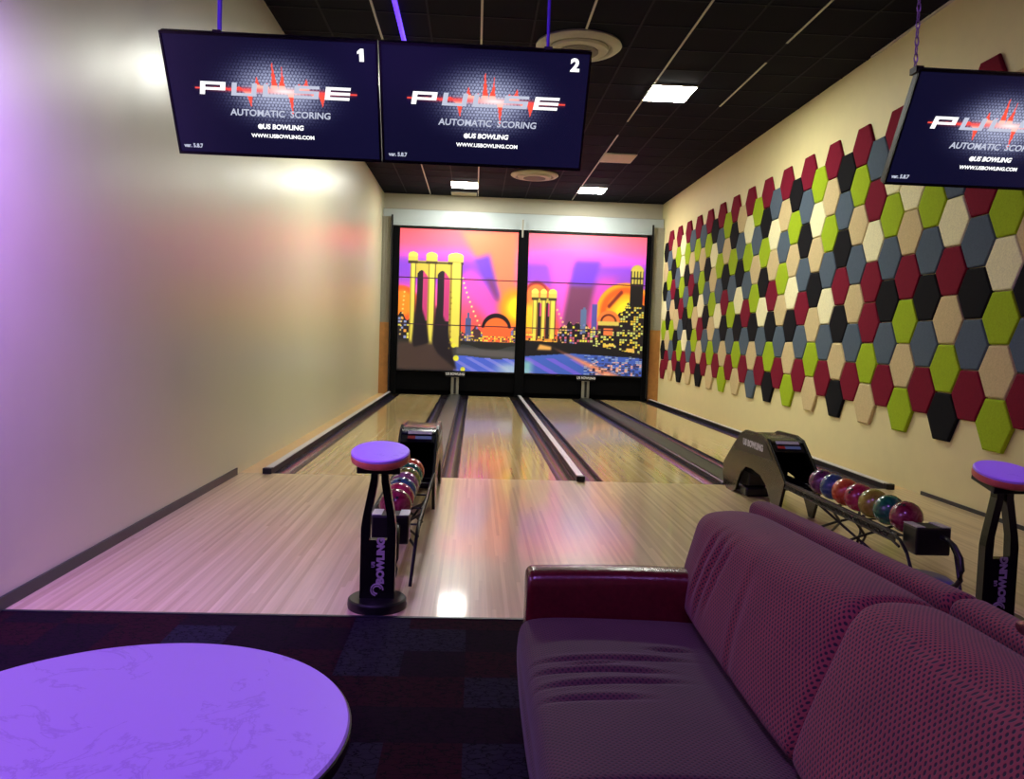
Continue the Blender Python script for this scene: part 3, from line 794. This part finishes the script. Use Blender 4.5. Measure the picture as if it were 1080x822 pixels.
def make_screen(num, px, label, rods):
    # origin at the top left hinge; local x right, local z up, leaning: rotate about x
    t = thing('scoring_screen', (px, 4.04, 2.975)); t.rotation_euler = (0, 0, 0)
    tag(t, label, 'screen', 'scoring screens hung from the ceiling')
    body = []
    MB().box(0, SW, .0, .045, -SH, 0, .004).build('casing', M['blackplastic'], t)
    fr = MB().box(0, SW, -.008, .0, -.012, 0).box(0, SW, -.008, .0, -SH, -SH+.014).box(0, .010, -.008, .0, -SH+.014, -.012).box(SW-.010, SW, -.008, .0, -SH+.014, -.012)
    fr.build('bezel', M['blackgloss'], t)
    raster_panel('display', SCR, SW-.02, SH-.026, M['screen'], t, (.010, -.002, -SH+.014))
    W, H = SW, SH
    def pos(u, v): return (u*W, -.004, -H+v*H)
    lw = .118*W
    for i, chh in enumerate('PULSE'):
        letters(GL[chh], None, t, (.145+i*.148)*W, (.515)*-0+(-H+.515*H), lw, .105*H, -.0045).build('letter', M['screenwhite'] if i in (0, 4) else M['screengrey'], t)
    text_mesh('caption', 'AUTOMATIC  SCORING', .046, M['screengrey'], t, pos(.52, .375), (1, 0, 0), (.12, 0, 1), .0006, 1.02, 1.0, .0008)
    text_mesh('caption', 'US BOWLING', .034, M['screenwhite'], t, pos(.525, .265), (1, 0, 0), (.15, 0, 1), .0006, 1., 1., .0012)
    text_mesh('caption', 'WWW.USBOWLING.COM', .026, M['screenwhite'], t, pos(.52, .185), (1, 0, 0), (0, 0, 1), .0006, 1.05, 1., .0008)
    text_mesh('caption', 'ver. 5.8.7', .028, M['screengrey'], t, pos(.075, .075), (1, 0, 0), (0, 0, 1), .0006, .9, 1., .0008)
    if num == '1':
        x1, _, z1 = pos(.925, .885)
        MB().prism([(x1-.012, z1-.03), (x1+.010, z1-.03), (x1+.010, z1+.03), (x1-.006, z1+.03), (x1-.022, z1+.016), (x1-.022, z1+.004), (x1-.012, z1+.010)], 'y', -.0052, -.004).build('lane_number', M['screenwhite'], t)
    else: text_mesh('lane_number', num, .082, M['screenwhite'], t, pos(.925, .885), (1, 0, 0), (0, 0, 1), .0006, 1.05, 1., .004)
    em = MB().lathe([(0, -.0008), (.013, -.0008), (.013, .0008), (0, .0008)], n=20)
    e = em.build('emblem', M['screenwhite'], t); e.rotation_euler = (PI/2, 0, 0); e.location = (pos(.415, .265)[0], -.0045, pos(.415, .265)[2])
    for c in children(t):       # lean all parts about the top edge
        mm = Matrix.Rotation(-0., 4, 'X')
    t.rotation_euler = (0, 0, 0)
    piv = Matrix.Rotation(ALPHA, 4, 'X')
    for c in children(t):
        c.matrix_basis = piv @ c.matrix_basis
    for i, (rx, mt, rr) in enumerate(rods):
        b = MB()
        if mt == 'chain':
            z = .0; j = 0
            while z < ZC-2.975-.06:
                ring = []
                for a in range(9):
                    th = 2*PI*a/8
                    w_ = .009*math.cos(th); h_ = .026*math.sin(th)
                    ring.append((rx+(w_ if j % 2 else 0), .06+(0 if j % 2 else w_), .03+z+h_))
                b.tube(ring, .0035, 5); z += .042; j += 1
            b.build('hanging_chain', M['chain'], t)
        else:
            b.tube([(rx, .06, .0), (rx, .06, ZC-2.975)], rr, 10); b.build('hanging_rod', M[mt], t)
        MB().box(rx-.02, rx+.02, .012, .075, -.012, .02).build('mount_bracket', M['blacksteel'], t)
    return t
make_screen('1', -1.565, 'leftmost scoring screen, number 1, hung before the cream wall', [(.27, 'violet', .011)])
make_screen('2', -.512, 'middle scoring screen, number 2, below the round ceiling diffuser', [(.83, 'violet', .008)])
make_screen('3', 2.19, 'rightmost scoring screen, cut by the frame, before the hexagon wall', [(.01, 'chain', .01), (.95, 'chain', .01)])

# ------------------------------------------------------------------ ball returns (local: x across, y along lane, z up; origin y=5)
def ball_return(x):
    t = thing('ball_return', (x, 5.0, 0))
    prof = [(3.60, .0), (3.72, .06), (3.76, .16), (3.74, .28), (3.42, .52), (3.22, .655), (3.08, .70), (2.62, .708), (2.46, .68), (2.24, .52), (1.99, .345), (2.03, .27),
            (2.12, .06), (2.15, .0), (2.22, .0), (2.30, .10), (2.44, .24), (2.60, .31), (2.85, .34), (3.02, .33), (3.16, .26), (3.26, .14), (3.32, .04), (3.42, .0)]
    for s in (-1, 1):
        p = MB().prism(prof, 'x', s*.165-.014, s*.165+.014).build('side_plate', M['blackgloss'], t)
        inner = [(3.44, .50), (3.24, .64), (3.08, .675), (2.62, .682), (2.50, .66), (2.36, .575)]
        q = MB().prism([(3.46, .48), (3.24, .632), (3.08, .668), (2.62, .676), (2.50, .65), (2.30, .50), (3.30, .47)], 'x', s*.180-.0015, s*.180+.0015).build('side_band', M['blackplastic'], p)
        text_mesh('lettering', 'US BOWLING', .085, M['whitemark'], p, (s*.1835, 2.84, .575), (0, -1*(-s)*-1 if False else s, 0), (0, 0, 1), .001, 1.1, 1., .005)
        # bright edge line of the plate front
        MB().tube([(s*.165, 2.46, .682), (s*.165, 2.24, .522), (s*.165, 1.99, .348)], .007, 6).build('edge_trim', M['railsteel'], p)
    top = [(3.66, .30), (3.42, .50), (3.22, .635), (3.08, .68), (2.62, .688), (2.47, .662), (2.44, .64), (2.62, .655), (3.06, .65), (3.20, .61), (3.40, .48), (3.62, .27)]
    MB().prism(top, 'x', -.152, .152).build('hood_cover', M['blackgloss'], t, True)
    f = MB().prism([(2.47, .662), (2.36, .575), (2.40, .56), (2.50, .63)], 'x', -.152, .152).build('label_plate', M['blackplastic'], t)
    for z0, yy, mm in ((.640, 2.441, 'white'), (.600, 2.390, 'bluemark')):
        MB().prism([(yy-.004, z0), (yy+.028, z0+.0225), (yy+.026, z0+.0255), (yy-.006, z0+.003)], 'x', -.10, .12).build('label_stripe', M[mm], f)
    MB().prism([(2.386, .6), (2.414, .6225), (2.411, .627), (2.383, .6045)], 'x', -.10, -.03).build('label_stripe', M['redmark'], f)
    MB().box(-.15, .15, 2.75, 2.79, .30, .65).build('inner_baffle', M['blackmatt'], t)
    MB().box(-.145, .145, 2.05, 3.3, .27, .30).build('inner_floor', M['blackmatt'], t)
    MB().box(-.14, .14, 3.1, 3.6, .01, .10, .02).box(-.10, .10, 3.15, 3.45, .10, .28, .02).build('lift_motor', M['blackplastic'], t)
    for s in (-1, 1):
        b = MB()
        b.tube([(s*.165, 2.02, .345), (s*.165, .16, .345), (s*.165, .06, .325), (s*.16, -.02, .26), (s*.14, -.14, .02)], .011)
        b.tube([(s*.165, 2.04, .300), (s*.165, .16, .300), (s*.165, .07, .28)], .009)
        b.box(s*.165-.003, s*.165+.003, .12, 2.03, .302, .343)
        b.build('side_rail', M['railsteel'] if False else M['blacksteel'], t, True)
        w2 = MB()
        w2.tube([(s*.170, .20+i*.036, .306 if i % 2 else .340) for i in range(50)], .0035, 5)
        w2.build('rail_lattice', M['railsteel'], t)
        MB().tube([(s*.172, 2.0, .358), (s*.172, .17, .358)], .004, 6).build('rail_highlight_bead', M['railsteel'], t)
        MB().tube([(s*.062, 2.3, .318), (s*.062, .12, .318)], .009).build('ball_rail', M['railsteel'], t, True)
        b = MB()
        b.tube([(s*.165, 1.03, .30), (s*-.02, 1.30, .16), (s*-.10, 1.62, .012)], .010)
        b.tube([(s*.165, .66, .30), (s*-.02, .88, .15), (s*-.10, 1.12, .012)], .010)
        b.tube([(s*.165, 1.30, .30), (s*.04, 1.0, .15), (s*-.10, .82, .012)], .010)
        b.build('brace', M['blacksteel'], t, True)
    for yy in (.3, .8, 1.3, 1.8):
        MB().tube([(-.165, yy, .300), (.165, yy, .300)], .007).build('cross_bar', M['blacksteel'], t, True)
    bx = MB().box(-.115, .115, -.04, .13, .25, .43, .012).build('end_box', M['blackplastic'], t)
    for s in (-1, 1):
        MB().box(s*.085-.03, s*.085+.03, -.035, .125, .431, .436).build('box_lip', M['silver'], bx)
    MB().tube([(.05, -.03, .375), (.052, -.10, .372), (.055, -.17, .35), (.06, -.235, .29), (.06, -.255, .22), (.058, -.25, .16), (.052, -.225, .12), (.045, -.19, .095)], .017, 10).build('hose', M['blackplastic'], t, True)
    return t
a = ball_return(2.97); tag(a, 'black ball return with arched hood behind the maroon sofa', 'ball return', 'black ball returns')
b = copy_tree(a); b.location.x = -.49; tag(b, 'black ball return seen end-on between the two left lanes', 'ball return', 'black ball returns')

def ball_mat(name, c1, c2, c3=None):
    m, nt, bs = new_mat(name); N, L = nt.nodes, nt.links
    tc = N.new('ShaderNodeTexCoord'); nz = N.new('ShaderNodeTexNoise')
    nz.inputs['Scale'].default_value = 14; nz.inputs['Detail'].default_value = 6; nz.inputs['Distortion'].default_value = 2.2
    L.new(tc.outputs['Object'], nz.inputs['Vector'])
    rp = N.new('ShaderNodeValToRGB'); L.new(nz.outputs['Fac'], rp.inputs['Fac'])
    e = rp.color_ramp.elements; e[0].position = .40; e[0].color = c1; e[1].position = .62; e[1].color = c2
    L.new(rp.outputs['Color'], bs.inputs['Base Color'])
    bs.inputs['Roughness'].default_value = .22; bs.inputs['Coat Weight'].default_value = .5; bs.inputs['Coat Roughness'].default_value = .05
    return m
BC = {'maroon': (rgb(120, 20, 44), rgb(150, 50, 74)), 'green': (rgb(20, 96, 70), rgb(40, 130, 90)), 'olive yellow': (rgb(150, 140, 44), rgb(176, 162, 60)),
      'crimson': (rgb(170, 30, 62), rgb(190, 60, 90)), 'orange': (rgb(200, 74, 40), rgb(214, 104, 60)), 'slate blue': (rgb(50, 74, 120), rgb(70, 100, 140)),
      'plum': (rgb(100, 44, 84), rgb(126, 66, 104)), 'teal': (rgb(50, 96, 110), rgb(84, 120, 130)), 'mauve': (rgb(140, 84, 104), rgb(160, 110, 124)),
      'yellow-green': (rgb(150, 160, 50), rgb(84, 130, 60))}
bme = {}
def ball(cn, x, y, label, group, rot):
    r = .1079
    if cn not in bme:
        me = bpy.data.meshes.new('bowling_ball'); bm = bmesh.new(); bmesh.ops.create_uvsphere(bm, u_segments=40, v_segments=24, radius=r); bm.to_mesh(me); bm.free()
        me.materials.append(ball_mat('ball_'+cn.replace(' ', '_'), *BC[cn]))
        for p in me.polygons: p.use_smooth = True
        bme[cn] = me
    o = bpy.data.objects.new('bowling_ball', bme[cn]); COL.objects.link(o); o.location = (x, y, .4265); o.rotation_euler = rot
    tag(o, label, 'bowling ball', group)
    for dx, dy, rr in ((-.014, .012, .0115), (.014, .012, .0115), (.0, -.045, .0135)):
        z = math.sqrt(r*r-dx*dx-dy*dy)
        if 'hole' not in bme:
            bb = MB().lathe([(0, 0), (1, 0), (1, .05), (0, .05)], n=18); ho = bb.build('finger_hole', M['hole']); bme['hole'] = ho.data; bpy.data.objects.remove(ho)
        h = bpy.data.objects.new('finger_hole', bme['hole']); COL.objects.link(h); h.parent = o
        nrm = Vector((dx, dy, z)).normalized()
        h.location = nrm*(r-.0005); h.scale = (rr, rr, .02); h.rotation_euler = nrm.to_track_quat('Z', 'Y').to_euler()
rnd = random.Random(3)
def rrot(): return (rnd.uniform(-.9, .9), rnd.uniform(-.9, .9), rnd.uniform(0, 6))
R2 = [('maroon', 'maroon bowling ball next to the black end box of the far rack'), ('green', 'dark green bowling ball between the maroon and olive yellow ones'),
      ('olive yellow', 'olive yellow bowling ball beside the green one'), ('crimson', 'crimson bowling ball between the olive yellow and orange ones'),
      ('orange', 'orange bowling ball in the rack behind the sofa'), ('slate blue', 'slate blue bowling ball between the orange and plum ones'),
      ('plum', 'plum bowling ball closest to the arched hood')]
for (cn, lb), y in zip(R2, (5.30, 5.525, 5.75, 5.975, 6.195, 6.415, 6.635)):
    ball(cn, 2.97, y, lb, 'bowling balls in the far rack', rrot())
R1 = [('maroon', 'maroon bowling ball at the near end of the end-on rack'), ('crimson', 'crimson bowling ball second from the near end of the end-on rack'),
      ('teal', 'grey teal bowling ball in the middle of the end-on rack'), ('mauve', 'mauve bowling ball behind the grey teal one'),
      ('yellow-green', 'yellow-green bowling ball between the mauve and green ones'), ('green', 'green bowling ball in front of the orange one in the end-on rack'),
      ('orange', 'orange bowling ball at the far end of the end-on rack')]
for (cn, lb), y in zip(R1, (5.30, 5.525, 5.75, 5.975, 6.195, 6.415, 6.635)):
    ball(cn, -.49, y, lb, 'bowling balls in the end-on rack', rrot())

# ------------------------------------------------------------------ pedestals
def pedestal(x, y):
    t = thing('pedestal_stand', (x, y, .0)); TL = Matrix.Translation((0, 0, .83)) @ Matrix.Rotation(math.radians(13), 4, 'X') @ Matrix.Translation((0, 0, -.815))
    MB().lathe([(0, .002), (.165, .002), (.168, .02), (.165, .048), (.155, .056), (0, .056)]).build('base', M['blackplastic'], t, True)
    o = [(-.098, .055), (.098, .055), (.098, .46), (.092, .50), (.050, .74), (.046, .80), (-.046, .80), (-.050, .74), (-.092, .50), (-.098, .46)]
    b = MB()
    b.prism([(-.098, .055), (.098, .055), (.098, .39), (-.098, .39)], 'y', -.03, .03)
    for s in (-1, 1):
        pts = [(s*.098, .39), (s*.098, .46), (s*.090, .52), (s*.050, .74), (s*.048, .80), (s*.008, .80), (s*.010, .72), (s*.046, .52), (s*.050, .39)]
        b.prism(pts, 'y', -.03, .03)
    b.build('forked_post', M['blackgloss'], t)
    MB().box(-.12, .12, -.11, .11, .785, .822, .006).build('bracket', M['blackplastic'], t).matrix_basis = TL
    MB().lathe([(0, .822), (.150, .822), (.163, .832), (.166, .850), (.163, .866), (0, .866)]).build('rim', M['orangewood'], t, True).matrix_basis = TL
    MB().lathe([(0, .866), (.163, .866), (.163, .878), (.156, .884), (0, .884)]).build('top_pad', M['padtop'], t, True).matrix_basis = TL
    text_mesh('lettering', 'BOWLING', .056, M['greymark'], t, (.018, -.031, .272), (0, 0, 1), (-1, 0, 0), .001, 1.0, 1., .0035)
    text_mesh('lettering', 'US', .026, M['greymark'], t, (-.024, -.031, .25), (0, 0, 1), (-1, 0, 0), .001, 1., 1.2, .001)
    e = MB()
    for a0, r1 in ((0, .034), (.35, .022)):
        pts = [(.0+r1*math.cos(a0+i*.28), -.032, .105+r1*math.sin(a0+i*.28)) for i in range(17)]
        e.tube(pts, .0045, 6)
    e.build('emblem', M['greymark'], t, True)
    return t
p = pedestal(-.51, 4.545); tag(p, 'black forked pedestal with purple-lit round top at the left ball return', 'pedestal', 'black pedestals with purple-lit tops')
q = copy_tree(p); q.location = (3.03, 4.42, 0); tag(q, 'black forked pedestal with purple-lit round top behind the sofa on the right', 'pedestal', 'black pedestals with purple-lit tops')

# blue round pad on the approach
t = thing('floor_pad', (2.95, 5.10, 0)); tag(t, 'round blue pad on the floor under the far ball rack end', 'pad')
MB().lathe([(0, .002), (.225, .002), (.235, .02), (.225, .045), (0, .045)]).build('base', M['blackplastic'], t, True)
MB().lathe([(0, .045), (.222, .045), (.230, .06), (.205, .078), (0, .084)]).build('cushion_top', M['blueseat'], t, True)

# ------------------------------------------------------------------ table
t = thing('round_table', (-.693, 1.584, 0)); tag(t, 'round table with marbled white top in violet light, on the dark carpet', 'table')
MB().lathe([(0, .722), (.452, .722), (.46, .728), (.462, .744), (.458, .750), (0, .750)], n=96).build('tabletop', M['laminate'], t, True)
MB().lathe([(.440, .716), (.4635, .716), (.4655, .722), (.4655, .742), (.4625, .744), (.4615, .722), (.440, .7215)], n=96).build('edge_band', M['blackplastic'], t, True)
MB().lathe([(0, .04), (.035, .04), (.035, .70), (.10, .722), (0, .722)], n=32).build('column_leg', M['blacksteel'], t, True)
MB().lathe([(0, .002), (.27, .002), (.27, .012), (.05, .045), (0, .045)], n=48).build('base', M['blacksteel'], t, True)

# ------------------------------------------------------------------ sofa
t = thing('sofa', (.9, 2.15, 0)); tag(t, 'long maroon sofa with black-pitted fabric cushions and oxblood leather arm', 'sofa')
OX, OY = -.9, -2.15
def seatwarp(c0, c1, folds):
    def w(co):
        x, y, z = co; u = (y-c0)/(c1-c0)*2-1; q = (x-.2)/.66*2-1
        if z > .36:
            z += .014*(1-u*u)*max(0, 1-q*q)
            for (fy, fx, wd, am, ln, tl) in folds:
                e = math.exp(-((y-fy-tl*(x-fx))/wd)**2-((x-fx)/ln)**4); z -= am*e
                e = math.exp(-((y-fy-.028-tl*(x-fx))/.018)**2-((x-fx)/ln)**4); z += am*.35*e
        else:
            x -= .012*(1-u*u)*max(0., 1-((z-.30)/.1)**2)
        return (x+OX, y+OY, z)
    return w
folds = [(2.66, .50, .012, .012, .24, .03), (2.56, .44, .011, .014, .20, -.03), (2.47, .46, .012, .011, .22, .05), (2.76, .72, .010, .010, .07, .1), (2.36, .40, .012, .010, .15, -.02), (2.62, .45, .010, .008, .12, .2)]
sp = [(.205, .255), (.200, .35), (.208, .43), (.245, .462), (.45, .468), (.70, .462), (.90, .452), (.98, .44), (.98, .26)]
for y0, y1, fl in ((1.93, 3.098, folds), (1.21, 1.925, [])):
    loft('seat_cushion', sp, 'y', y0, y1, .022, M['fabric_seat'], t, 120 if fl else 40, 3, seatwarp(y0, y1, fl))
def backwarp(c0, c1, folds):
    def w(co):
        x, y, z = co; u = (y-c0)/(c1-c0)*2-1
        k = (1-abs(u)**3)
        z2 = z+(.010*(1-abs(u)**10.)-.002 if z > .7 else 0)
        x += (-.05+.15*(z-.44)/.42)*min(1.5, max(0., 3.15-y))*min(1., max(0., (1.26-x)/.30))
        if x > 1.05: x -= .07*max(0., y-2.15)*min(1., (x-1.05)/.2)
        if x < 1.08: x -= .028*k*max(0, 1-((z-.66)/.26)**2)
        if x < 1.12:
            for (fy, fz, wd, am, ln, tl) in folds:
                s = y-fy-tl*(z-fz); e = math.exp(-(s/wd)**2-((z-fz)/ln)**4); x += am*e
                e = math.exp(-((s-.03)/.02)**2-((z-fz)/ln)**4); x -= am*.5*e
        if x < 1.25: y -= .15*(.87-min(z, .87))/.43*min(1., max(0., (3.2-y)/1.08))*min(1., (1.25-x)/.2)
        return (x+OX, y+OY, z2)
    return w
bf = [(3.02, .70, .016, .010, .13, -.25), (2.94, .68, .014, .012, .14, -.22), (2.86, .70, .016, .008, .12, -.2), (2.6, .6, .03, .006, .2, .2)]
bp = [(.865, .44), (.885, .60), (.925, .75), (.950, .845), (1.03, .872), (1.21, .868), (1.30, .850), (1.34, .79), (1.345, .60), (1.345, .44)]
for y0, y1, fl in ((2.125, 3.27, bf), (1.16, 2.120, [])):
    loft('back_cushion', bp, 'y', y0, y1, .032, M['fabric'], t, 110 if fl else 60, 3, backwarp(y0, y1, fl))
rp_ = [(1.350, .10), (1.350, .80), (1.352, .850), (1.372, .870), (1.43, .870), (1.468, .85), (1.475, .78), (1.475, .10)]
for y0, y1 in ((2.175, 3.50), (1.0, 2.17)):
    loft('rear_back_panel', rp_, 'y', y0, y1, .03, M['fabric'], t, 30, 2, lambda co: (co[0]+OX-.085*max(0., co[1]-2.15), co[1]+OY, co[2]))
def aw(co):
    x, y, z = co
    return (x+OX, y+OY, z+(.008*math.sin((x-.24)/1.1*PI*1.5) if z > .5 else 0))
for y0 in (3.10, 1.03):
    ap = [(y0, .07), (y0, .56), (y0+.006, .605), (y0+.035, .632), (y0+.10, .636), (y0+.15, .628), (y0+.175, .60), (y0+.178, .54), (y0+.178, .07)]
    loft('armrest', ap, 'x', .235, 1.345, .03, M['leather'], t, 36, 2, aw)
MB().box(.25+OX, 1.34+OX, 1.215+OY, 3.095+OY, .07, .262, .01).build('seat_base', M['leather'], t)
for x in (.30, 1.44):
    for y in (1.10, 3.20):
        MB().lathe([(0, 0), (.022, 0), (.03, .075), (0, .075)], c=(x+OX, y+OY, 0), n=16).build('leg', M['blackplastic'], t, True)

# glossy dark red leather pouch lying in the valley of the sofa back
rounded_box('leather_pouch', .055, .11, .024, .022, M['pouch'], None, (1.305, 1.70, .922), (0.0, 0.0, .02), 18,
            warp=lambda p, h: np.array([p[0]*(1-.75*max(0, p[1]/h[1])**1.5)+.012*math.sin(p[1]*30), p[1], p[2]*(1-.5*max(0, p[1]/h[1]))+.006*math.sin(p[1]*45)]))
o = bpy.data.objects['leather_pouch']; tag(o, 'glossy dark red leather pouch lying on the sofa back', 'pouch')

# ------------------------------------------------------------------ lights
def area(name, loc, rot, size, energy, col, sy=None, spread=PI):
    l = bpy.data.lights.new(name, 'AREA'); l.energy = energy; l.color = col; l.size = size
    if sy: l.shape = 'RECTANGLE'; l.size_y = sy
    l.spread = spread
    o = bpy.data.objects.new(name, l); COL.objects.link(o); o.location = loc; o.rotation_euler = rot
    return o
def spot(name, loc, tgt, energy, col, ang, blend=.6, rad=.05):
    l = bpy.data.lights.new(name, 'SPOT'); l.energy = energy; l.color = col; l.spot_size = ang; l.spot_blend = blend; l.shadow_soft_size = rad
    o = bpy.data.objects.new(name, l); COL.objects.link(o); o.location = loc
    o.rotation_euler = (Vector(tgt)-Vector(loc)).to_track_quat('-Z', 'Y').to_euler()
    return o
PUR = (.36, .12, 1.0)
area('purple_ceiling_wash', (-.6, .8, 5.1), (0, 0, 0), .8, 110, (.45, .2, 1.0))
spot('purple_table_spot', (-1.0, 1.2, 5.1), (-.7, 1.6, .75), 235, (.40, .18, 1.0), math.radians(20), .5, .08)
spot('purple_pedestal_spot', (-.9, 3.0, 5.1), (-.51, 4.545, .85), 300, PUR, math.radians(8), .8, .05)
spot('purple_pedestal_spot', (2.9, 3.0, 5.1), (3.03, 4.42, .85), 300, PUR, math.radians(8), .8, .05)
spot('purple_wall_spot', (-1.65, 2.9, 3.2), (-2.5, 3.5, 2.0), 900, (.36, .17, 1.0), math.radians(125), 1., .1)
spot('purple_sofa_spot', (1.6, .8, 5.0), (1.1, 2.3, .7), 90, (.5, .25, 1.0), math.radians(34), .8, .1)

w = bpy.data.worlds.new('World'); SC.world = w; w.use_nodes = True
w.node_tree.nodes['Background'].inputs[0].default_value = (.6, .6, .8, 1); w.node_tree.nodes['Background'].inputs[1].default_value = .02

# ------------------------------------------------------------------ camera (calibrated)
F, PXc, PYc = 850., 540., 405.; VP = (501., 356.); S = .031; H = 1.55
a = Vector((VP[0]-PXc, -(VP[1]-PYc), -F)); Xv = Vector((1, -S, 0)); Xv.z = -(Xv.x*a.x+Xv.y*a.y)/a.z
Xv.normalize(); Yv = a.normalized(); Zv = Xv.cross(Yv)
Rm = Matrix((Xv, Yv, Zv))          # rows: world axes in camera coordinates -> camera-to-world
cam = bpy.data.cameras.new('camera'); cam.sensor_fit = 'HORIZONTAL'; cam.sensor_width = 36; cam.lens = F/1080*36
cam.shift_x = 0; cam.shift_y = -(411.-405.)/1080.; cam.clip_start = .05; cam.clip_end = 100
co = bpy.data.objects.new('camera', cam); COL.objects.link(co)
mw = Rm.to_4x4(); mw.translation = Vector((0, 0, H)); co.matrix_world = mw
SC.camera = co
SC.view_settings.view_transform = 'Standard'; SC.view_settings.look = 'None'; SC.view_settings.gamma = 1; SC.view_settings.use_curve_mapping = False
SC.view_settings.exposure = 0.0
